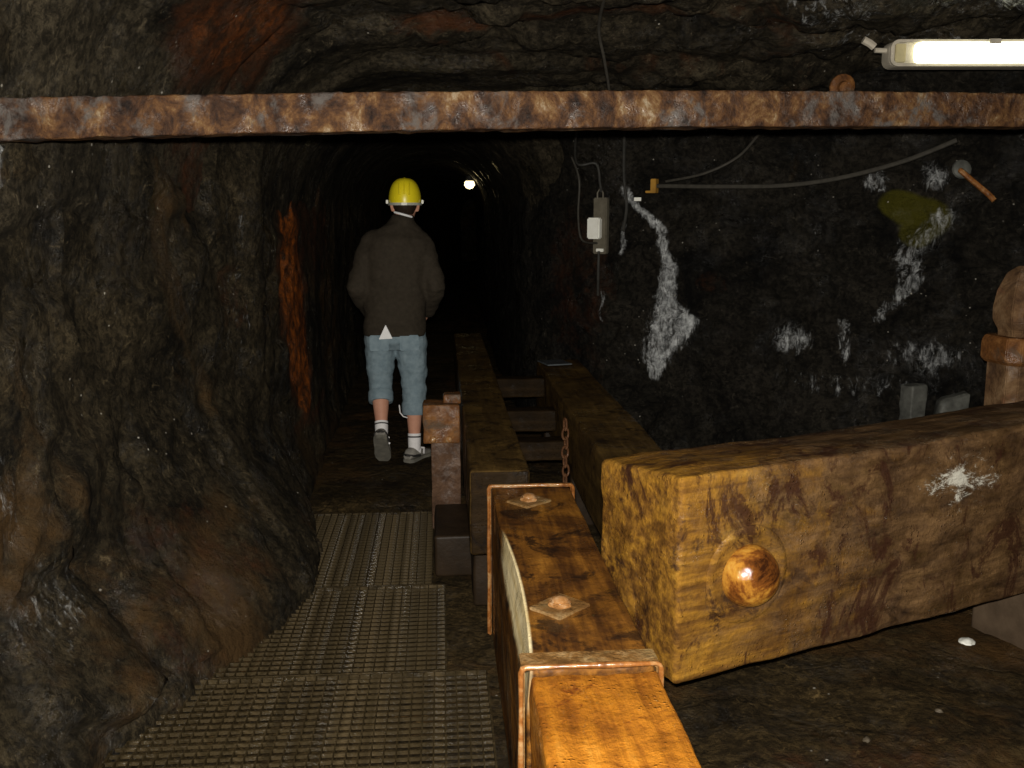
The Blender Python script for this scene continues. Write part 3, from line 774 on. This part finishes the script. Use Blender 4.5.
# ------------------------------------------------------------------ switch box, clip, cables on the right-hand rock
def wall_y(x, z=1.5):
    # nearest y of the right-hand rock face seen straight on
    return float(np.interp(x, PR[::-1, 0], PR[::-1, 1]))
sb = thing('switch_box', 'grey electrical switch box with a white lid on the rock buttress', 'switch box', (1.03, 6.17, 1.36), -.62)
MB().box((0, .02, .17), (.095, .045, .36)).build('back_plate', M['box_grey'], sb, False, .006)
m = MB(); m.box((-.025, -.025, .155), (.088, .05, .135)); m.build('lid', M['white'], sb, False, .008)
m = MB(); m.tube([(-.02, .0, .34), (-.02, .0, .38), (.0, .0, .41), (.02, .0, .38), (.02, .0, .34)], .006, 8); m.build('hanging_loop', M['box_grey'], sb, True)
m = MB(); m.box((.01, -.012, .015), (.05, .02, .02)); m.build('terminal', M['white'], sb, False, .003)
def cable(name, label, pts, r, mat, cat='cable', sub=6):
    # smooth path through the points
    P_ = [Vector(p) for p in pts]; out = []
    for i in range(len(P_) - 1):
        p0 = P_[max(i - 1, 0)]; p1 = P_[i]; p2 = P_[i + 1]; p3 = P_[min(i + 2, len(P_) - 1)]
        for k in range(sub):
            u = k / sub
            out.append(.5 * ((2 * p1) + (p2 - p0) * u + (2 * p0 - 5 * p1 + 4 * p2 - p3) * u * u + (3 * p1 - p0 - 3 * p2 + p3) * u ** 3))
    out.append(P_[-1]); m = MB(); m.tube(out, r, 8)
    return tag(m.build(name, mat, None, True), label, cat)
cable('black_cable', 'thin black cable dropping from the switch box down the rock', [(1.02, 6.13, 1.37), (1.02, 6.14, 1.22), (1.03, 6.2, 1.08)], .009, M['cable'])
cable('loop_cable', 'thin brown cable looping up left of the switch box', [(1.01, 6.15, 1.42), (.93, 6.28, 1.44), (.90, 6.25, 1.60), (.90, 6.22, 1.82), (.86, 6.3, 1.97)], .007, M['cable_grey'])
cable('black_cable', 'black cable sagging from the ceiling to the top of the switch box', [(.80, 5.6, 2.20), (.86, 6.1, 1.93), (.99, 6.12, 1.92), (1.02, 6.13, 1.80), (1.03, 6.14, 1.745)], .008, M['cable'])
cable('vertical_cable', 'black cable hanging straight down beside the white streak', [(1.12, 5.86, 2.16), (1.145, 5.98, 1.85), (1.17, 6.0, 1.65), (1.16, 6.05, 1.5)], .010, M['cable'])
cable('grey_conduit', 'long grey cable sagging along the dark right rock face', [(1.33, 5.86, 1.775), (1.65, 5.62, 1.765), (1.95, 5.40, 1.765), (2.2, 5.22, 1.80), (2.46, 5.02, 1.88), (2.66, 4.85, 1.98)], .013, M['cable_grey'])
cable('thin_cable', 'thin dark cable rising to the right from the yellow clip', [(1.37, 5.80, 1.80), (1.55, 5.60, 1.84), (1.72, 5.52, 1.93), (1.8, 5.4, 2.05)], .008, M['cable_grey'])
cable('hanging_cable', 'pale cable hanging from the rock roof above the iron beam', [(.66, 3.9, 2.46), (.70, 4.3, 2.40), (.76, 4.5, 2.30), (.82, 4.7, 2.19), (.86, 4.9, 2.12)], .007, M['cable_grey'])
yc = thing('cable_clip', 'small yellow cable clip at the head of the white streak', 'clip', (1.315, 5.87, 1.735), -.6)
m = MB(); m.box((0, 0, .04), (.035, .05, .085)); m.box((-.02, 0, .005), (.07, .03, .014)); m.build('clip_body', M['yellow_clip'], yc, False, .003)
tg = thing('cable_tag', 'small white tag tied to the cable left of the yellow clip', 'tag', (1.235, 5.98, 1.685), -.5)
MB().box((0, 0, .012), (.045, .004, .022)).build('tag_plate', M['white'], tg)
rb = thing('rock_bolt', 'rusty bolt bar sticking out of the right rock face', 'rock bolt', (2.62, 4.72, 1.82))
m = MB(); m.tube([(.13, .25, .02), (.0, .0, .0), (.10, -.10, -.12), (.12, -.12, -.15)], .014, 8); m.build('bar', M['wet_rust_edge'], rb, True)
m = MB(); m.lathe([(.05, 0), (.048, .012), (.03, .022), (.012, .022)], 14, Matrix.Translation((.03, .05, .008)) @ Matrix.Rotation(1.3, 4, 'X')); m.build('plate', M['slab'], rb, True)

cb = thing('rock_bolt', 'rusty round bolt plate on the rock roof just above the iron beam', 'rock bolt', (1.885, 4.5, 2.10))
m = MB(); m.lathe([(.060, 0), (.060, .012), (.045, .02), (.03, .022), (.028, .045), (.001, .048)], 18, Matrix.Translation((0, .0, .09)) @ Matrix.Rotation(1.75, 4, 'X')); m.build('plate', M['post_rust'], cb, True)
m = MB(); m.tube([(0, .0, .09), (.126, .30, .128), (.2, .48, .15)], .014, 8); m.build('rod', M['post_rust'], cb, True)

# distant tunnel lamp
tl = thing('tunnel_lamp', 'small round lamp burning far off in the dark tunnel', 'lamp', (.40, 13.0, 1.94))
m = MB(); m.lathe([(.001, -.0), (.045, .015), (.072, .055), (.06, .10), (.035, .12), (.001, .125)], 16); m.build('globe', M['bulb'], tl, True)
m = MB(); m.lathe([(.05, .105), (.055, .12), (.055, .17), (.02, .185)], 14); m.tube([(0, 0, .17), (.0, .0, .22)], .012, 6); m.build('lamp_base', M['cable'], tl, True)

# ------------------------------------------------------------------ loose stones and scraps
def pebble(name, x, y, z, s, mat, label, seed, cat='stone', group=None, flat=.6):
    bm = bmesh.new(); bmesh.ops.create_icosphere(bm, subdivisions=3, radius=1)
    P_ = np.array([v.co[:] for v in bm.verts]); rr = 1 + .38 * fbm(P_ * 1.3 + seed * 3.1, 3, seed)
    w, e = worley(P_ * 1.2 + seed, seed); rr += .12 * w
    for v, k in zip(bm.verts, rr): v.co = Vector((v.co.x * s * k, v.co.y * s * k * .8, v.co.z * s * k * flat))
    me = bpy.data.meshes.new(name); bm.to_mesh(me); bm.free()
    o = link(name, me, mat, None, True); o.location = (x, y, z); o.rotation_euler = (0, 0, seed * 1.3)
    return tag(o, label, cat, group)
pebble('paper_scrap', 1.99, 3.27, -.012, .036, M['white'], 'crumpled white scrap lying on the ground by the pier', 3, 'scrap', None, .4)
rs = random.Random(9)
spots = [(.62, 2.12, .014), (.95, 2.0, .012), (.78, 2.32, .012), (1.12, 2.2, .016), (1.4, 2.35, .02), (1.7, 2.3, .014), (1.25, 1.95, .015), (1.55, 2.05, .018), (1.3, 2.62, .013), (1.6, 2.75, .012), (1.95, 2.55, .016), (.85, 1.8, .012)]
for k, (x, y, s) in enumerate(spots):
    z = float(floor_z(np.array([x]), np.array([y]))[0])
    pebble('pebble', x, y, z + s * .3, s, M['pale_stone'] if k in (0, 4, 7) else M['stone'], 'small pale pebble on the wet ground below the orange balk' if k in (0, 4, 7) else 'small dark brown pebble on the wet ground below the orange balk', 70 + k, 'stone', 'pale pebbles below the balk' if k in (0, 4, 7) else 'dark pebbles below the balk')

# ------------------------------------------------------------------ the walking man, seen from behind
M['skin'] = plain_mat('skin', (.52, .27, .18), (.44, .21, .14), 12, .5, .05)
M['jacket'] = plain_mat('jacket', (.036, .028, .019), (.023, .018, .012), 40, .85, .35)
M['jeans'] = plain_mat('jeans', (.21, .27, .30), (.13, .18, .21), 26, .8, .3)
M['sock'] = plain_mat('sock', (.75, .73, .72), (.62, .60, .60), 60, .8, .2)
M['shoe'] = plain_mat('shoe', (.30, .28, .24), (.13, .12, .11), 22, .6, .2)
M['sole'] = plain_mat('sole', (.20, .185, .15), (.10, .095, .08), 22, .7)
M['dark_trim'] = plain_mat('dark_trim', (.035, .032, .03), (.02, .02, .02), 22, .6)
M['helmet'] = plain_mat('helmet', (.80, .66, .015), (.70, .56, .012), 8, .35, .03, spec=.5)
M['band'] = plain_mat('band', (.42, .42, .36), (.3, .3, .26), 20, .5)
M['hair'] = plain_mat('hair', (.028, .016, .010), (.014, .009, .006), 50, .6, .4)
M['shirt'] = plain_mat('shirt', (.80, .80, .80), (.72, .72, .72), 20, .8)

man = thing('person', 'man in a dark jacket, rolled jeans and yellow hard hat walking away', 'person', (-.300, 6.16, 0))

def ering(cx, cy, z, hx, hy, n=24, tx=0.0, ty=0.0, p=2.0):
    R = []
    for i in range(n):
        q = 2 * PI * i / n; c, s = math.cos(q), math.sin(q)
        x = hx * math.copysign(abs(c) ** (2 / p), c); y = hy * math.copysign(abs(s) ** (2 / p), s)
        R.append(Vector((cx + x, cy + y, z + x * tx + y * ty)))
    return R

def fuse(name, mb, mat, parent, voxel, noise_amp=0.0, freq=12.0, seed=1, smooth_it=2):
    """union of the collected closed shapes as one continuous skin"""
    me = mb.mesh(name)
    o = bpy.data.objects.new(name, me); COL.objects.link(o)
    r = o.modifiers.new('r', 'REMESH'); r.mode = 'VOXEL'; r.voxel_size = voxel
    s = o.modifiers.new('s', 'SMOOTH'); s.factor = .5; s.iterations = smooth_it
    dg = bpy.context.evaluated_depsgraph_get(); ev = o.evaluated_get(dg)
    m2 = bpy.data.meshes.new_from_object(ev)
    bpy.data.objects.remove(o); bpy.data.meshes.remove(me); m2.name = name; m2.materials.clear()
    if noise_amp:
        n = len(m2.vertices); c = np.empty(n * 3, np.float32); m2.vertices.foreach_get('co', c); c = c.reshape(-1, 3)
        nn = np.empty(n * 3, np.float32); m2.vertices.foreach_get('normal', nn); nn = nn.reshape(-1, 3)
        c = c + nn * (fbm(c * np.array([freq * .6, freq * .6, freq]) + seed, 3, seed) * noise_amp)[:, None]
        m2.vertices.foreach_set('co', c.astype(np.float32).ravel())
    return link(name, m2, mat, parent, True)

J = dict(hipL=(-.095, 0, .90), kneeL=(-.105, .045, .50), ankL=(-.095, -.115, .205), hipR=(.095, 0, .90), kneeR=(.115, .045, .48), ankR=(.112, -.02, .085),
         shL=(-.120, .010, 1.430), elL=(-.228, -.045, 1.145), wrL=(-.165, .125, .985), shR=(.165, .010, 1.430), elR=(.270, -.045, 1.145), wrR=(.205, .125, .985))
V = lambda k: Vector(J[k])
# body: one continuous figure
mb = MB()
mb.loft([ering(0, .0, .80, .12, .09), ering(0, 0, .90, .165, .115), ering(.005, 0, 1.02, .15, .105), ering(.015, .0, 1.15, .145, .10), ering(.022, .0, 1.30, .165, .115), ering(.028, .005, 1.42, .165, .105), ering(.035, .012, 1.49, .12, .075), ering(.05, .02, 1.53, .062, .06)])
mb.tube([(.045, .015, 1.48), (.062, .03, 1.56), (.072, .045, 1.64)], [.062, .056, .058], 16)
# head: skull, jaw, nose, ears
mb.loft([ering(.078, .085, 1.555, .035, .035), ering(.078, .085, 1.575, .052, .060), ering(.078, .075, 1.61, .066, .082), ering(.078, .065, 1.65, .074, .094), ering(.078, .06, 1.70, .078, .100), ering(.078, .055, 1.745, .072, .094), ering(.078, .055, 1.775, .050, .068), ering(.078, .055, 1.79, .02, .03)])
mb.tube([(.078, .155, 1.675), (.078, .178, 1.64), (.078, .165, 1.628)], [.009, .013, .012], 8, True)
for s in (-1, 1):
    mb.loft([ering(.078 + s * .079, .045, 1.620, .007, .010, 12), ering(.078 + s * .083, .042, 1.638, .009, .017, 12), ering(.078 + s * .087, .038, 1.665, .010, .021, 12), ering(.078 + s * .085, .038, 1.685, .007, .015, 12)])
for s, k in ((-1, 'L'), (1, 'R')):
    mb.tube([V('sh' + k), V('sh' + k).lerp(V('el' + k), .5), V('el' + k), V('el' + k).lerp(V('wr' + k), .4), V('wr' + k)], [.056, .046, .040, .041, .028], 14, True)
    w = V('wr' + k); hd = Vector((-s * .35, .55, -.65)).normalized(); side = Vector((0, .75, .65)).normalized(); nrm = hd.cross(side).normalized(); side = nrm.cross(hd)
    mb.tube([w, w + hd * .045, w + hd * .085], [.028, .034, .033], 12, True)
    for i, L in enumerate((.070, .080, .075, .058)):
        off = side * (.027 - .018 * i); b0 = w + hd * .085 + off
        mb.tube([b0 - hd * .02, b0 + hd * L * .45, b0 + hd * L * .75 - nrm * s * .012, b0 + hd * L - nrm * s * .028], [.0095, .009, .0085, .0075], 8, True)
    b0 = w + hd * .025 + side * .026
    mb.tube([b0, b0 + side * .022 + hd * .028, b0 + side * .024 + hd * .058], [.012, .010, .0085], 8, True)
    h, n_, a_ = V('hip' + k), V('knee' + k), V('ank' + k)
    cal = n_.lerp(a_, .33) + Vector((0, -.014, 0))
    mb.tube([h, h.lerp(n_, .5), n_, cal, n_.lerp(a_, .75), a_], [.085, .070, .056, .055, .040, .034], 16, True)
    fd = Vector((.05, .68, -.72)).normalized() if k == 'L' else Vector((.50, .86, -.13)).normalized()
    mb.tube([a_ + Vector((0, 0, -.03)) - fd * .03, a_ + fd * .06 + Vector((0, 0, -.035)), a_ + fd * .14 + Vector((0, 0, -.04))], [.032, .034, .026], 10, True)
body = fuse('body', mb, M['skin'], man, .0065, 0, smooth_it=2)
body['label'] = 'neck, ears and bare calves of the man'
# short dark hair under the helmet
mb = MB(); mb.loft([ering(.078, .018, 1.600, .050, .045), ering(.078, .022, 1.63, .066, .066), ering(.078, .03, 1.66, .0785, .085), ering(.078, .045, 1.70, .0825, .098), ering(.078, .05, 1.74, .077, .097)])
fuse('hair', mb, M['hair'], man, .007, .002, 40, 3)
# face details
for s in (-1, 1):
    m = MB(); m.lathe([(.001, -.010), (.010, -.003), (.010, .004), (.001, .010)], 10, Matrix.Translation((.078 + s * .030, .142, 1.672)) @ Matrix.Rotation(PI / 2, 4, 'X'))
    m.build('eye', M['white'], man, True)
m = MB(); m.tube([(.055, .148, 1.598), (.078, .157, 1.600), (.101, .148, 1.598)], .005, 8, True); m.build('mouth', M['skin'], man, True)

# jacket
mb = MB()
tor = [(.0, .0, .835, .198, .150), (.0, .0, .90, .203, .158), (.002, .0, 1.0, .196, .150), (.010, -.003, 1.12, .196, .146), (.018, -.006, 1.26, .205, .148), (.024, -.006, 1.38, .212, .142), (.028, -.002, 1.455, .200, .120), (.040, .006, 1.515, .145, .092), (.052, .016, 1.548, .092, .078), (.058, .022, 1.575, .074, .072)]
mb.loft([ering(*q, n=32, p=2.4) for q in tor])
mb.loft([ering(.058, .020, 1.53, .082, .078), ering(.062, .026, 1.575, .073, .072), ering(.066, .030, 1.600, .069, .070)])
for k in 'LR':
    a_, e_, w_ = V('sh' + k), V('el' + k), V('wr' + k)
    mb.tube([a_ + Vector((0, -.005, -.005)), a_.lerp(e_, .35), a_.lerp(e_, .7), e_ + Vector((0, -.008, 0)), e_.lerp(w_, .35), e_.lerp(w_, .75), w_], [.086, .086, .078, .072, .068, .064, .060], 18, True)
jk = fuse('jacket', mb, M['jacket'], man, .011, .014, 9, 5, 8)
# white shirt tail showing under the jacket hem
m = MB(); Ms = Matrix.Translation((-.052, -.168, .828)) @ Matrix.Rotation(PI / 2, 4, 'X') @ Matrix.Rotation(.0, 4, 'Z')
m.prism([(-.042, .0), (.044, .004), (.002, .092)], -.012, .006, Ms); m.build('shirt_tail', M['shirt'], man, False, .002)['label'] = 'small white triangle of shirt under the jacket'
m = MB(); m.tube([(.015, -.020, 1.617), (.05, -.050, 1.608), (.09, -.045, 1.597), (.12, -.020, 1.588)], .007, 8, True); m.build('shirt_collar', M['shirt'], man, True)
# jeans, rolled below the knee
mb = MB()
mb.loft([ering(0, 0, .74, .10, .09), ering(0, 0, .80, .185, .130), ering(0, 0, .90, .195, .138), ering(0, 0, .98, .178, .125)])
cuffs = []
for k, hemz in (('L', .395), ('R', .300)):
    h, n_, a_ = V('hip' + k), V('knee' + k), V('ank' + k)
    tt = (n_.z - hemz) / (n_.z - a_.z); hm = n_.lerp(a_, tt)
    mb.tube([h + Vector((0, -.005, -.04)), h.lerp(n_, .35), h.lerp(n_, .7), n_, n_.lerp(hm, .6), hm], [.108, .102, .090, .082, .078, .076], 18)
    cuffs.append((n_.lerp(a_, tt - .22), hm))
jn = fuse('jeans', mb, M['jeans'], man, .009, .010, 14, 7, 2)
for p0, p1 in cuffs:
    m = MB(); m.tube([p0, p0.lerp(p1, .15), p0.lerp(p1, .85), p1], [.078, .083, .082, .077], 20); m.build('rolled_cuff', M['jeans'], jn, True)
m = MB(); m.tube([(.02, -.06, .38), (.025, -.075, .335), (.045, -.08, .31), (.07, -.07, .30)], .004, 6, True); m.build('loose_cord', M['sock'], jn, True)
for s in (-1, 1):
    m = MB(); m.box((s * .095, -.142, .80), (.12, .012, .10)); m.build('back_pocket', M['jeans'], jn, False, .005)

# socks and shoes
for k in 'LR':
    n_, a_ = V('knee' + k), V('ank' + k); top = a_.lerp(n_, .24)
    m = MB(); m.tube([a_ + (a_ - top) * .4, a_, a_.lerp(top, .5), top], [.038, .041, .043, .044], 16)
    sk = m.build('sock', M['sock'], man, True)
    m = MB(); q = a_.lerp(top, .72); q2 = a_.lerp(top, .82); m.tube([q, q2], [.0452, .0455], 16); m.build('stripe', M['dark_trim'], sk, True)
    # shoe in its own frame: x side, y forward, z up from the sole, heel at y=-.07
    Rz = Matrix.Rotation(-.55 if k == 'R' else -.05, 4, 'Z'); Rx = Matrix.Rotation(0 if k == 'R' else -.80, 4, 'X')
    base = Vector((a_.x, a_.y, 0)) if k == 'R' else a_ + Vector((.0, -.015, 0)) + (Rx.to_3x3() @ Vector((0, 0, -.088)))
    T_ = Matrix.Translation(base) @ Rz @ Rx
    sec = [(-.085, .030, .020, .065), (-.065, .042, .018, .092), (-.02, .044, .018, .100), (.03, .043, .018, .088), (.08, .048, .018, .066), (.13, .050, .018, .054), (.17, .040, .018, .046), (.195, .018, .02, .036)]
    rings = []
    for y, hw, z0, z1 in sec:
        rings.append([T_ @ Vector((hw * math.cos(q) * (1 if math.sin(q) < 0.2 else .88), y, (z0 + z1) / 2 + (z1 - z0) / 2 * math.sin(q))) for q in [2 * PI * i / 16 for i in range(16)]])
    m = MB(); m.loft(rings); sh = m.build('shoe', M['shoe'], man, True)
    out = [(-.095, .022), (-.075, .042), (-.02, .046), (.04, .046), (.10, .053), (.15, .050), (.19, .032), (.208, .010)]
    poly = [(w_, y) for y, w_ in out] + [(-w_, y) for y, w_ in reversed(out)]
    m = MB(); m.prism(poly, .0, .026, T_); m.build('sole', M['sole'], sh, False, .004)
    m = MB(); m.tube([T_ @ Vector((-.045, -.005, .06)), T_ @ Vector((-.03, .03, .085)), T_ @ Vector((.03, .03, .085)), T_ @ Vector((.045, -.005, .06))], .007, 6); m.tube([T_ @ Vector((-.046, .04, .045)), T_ @ Vector((-.03, .07, .072)), T_ @ Vector((.03, .07, .072)), T_ @ Vector((.046, .04, .045))], .007, 6)
    m.build('laces', M['sock'], sh, True)
    m = MB(); m.tube([T_ @ Vector((-.044, .0, .04)), T_ @ Vector((-.036, -.07, .05)), T_ @ Vector((0, -.092, .055)), T_ @ Vector((.036, -.07, .05)), T_ @ Vector((.044, .0, .04))], .009, 6); m.build('heel_trim', M['dark_trim'], sh, True)

# hard hat
hx, hy = .078, .055
mb = MB()
rings = [ering(hx, hy, 1.672, .100, .128, 32), ering(hx, hy, 1.690, .104, .130, 32)]
for i in range(1, 9):
    q = i / 8 * PI / 2 * .97; rings.append(ering(hx, hy, 1.690 + .142 * math.sin(q), .104 * math.cos(q) ** .72, .130 * math.cos(q) ** .72, 32))
mb.loft(rings)
hat = mb.build('hard_hat', M['helmet'], man, True)
for off in (-.030, 0, .030):
    pts = []
    for i in range(-7, 8):
        q = i / 8 * PI / 2; pts.append((hx + off, hy + .128 * math.sin(q), 1.690 + .142 * abs(math.cos(q)) ** .8 * (1 - abs(off) * 2.2) + .0))
    m = MB(); m.tube(pts, .006, 6); m.build('ridge', M['helmet'], hat, True)
m = MB(); m.loft([ering(hx, hy, 1.660, .104, .131, 32), ering(hx, hy, 1.660, .108, .136, 32), ering(hx, hy, 1.676, .108, .136, 32), ering(hx, hy, 1.676, .103, .130, 32)]); m.build('rim', M['band'], hat, True)
m = MB(); m.loft([ering(hx, hy + .135, 1.676, .075, .050, 24), ering(hx, hy + .137, 1.668, .078, .054, 24)]); m.build('peak', M['helmet'], hat, True)
for s in (-1, 1):
    m = MB(); m.box((hx + s * .112, hy - .02, 1.682), (.014, .03, .024)); m.build('side_clip', M['white'], hat, False, .003)
m = MB(); m.box((hx, hy - .137, 1.668), (.035, .008, .016)); m.build('rear_clip', M['white'], hat, False, .002)
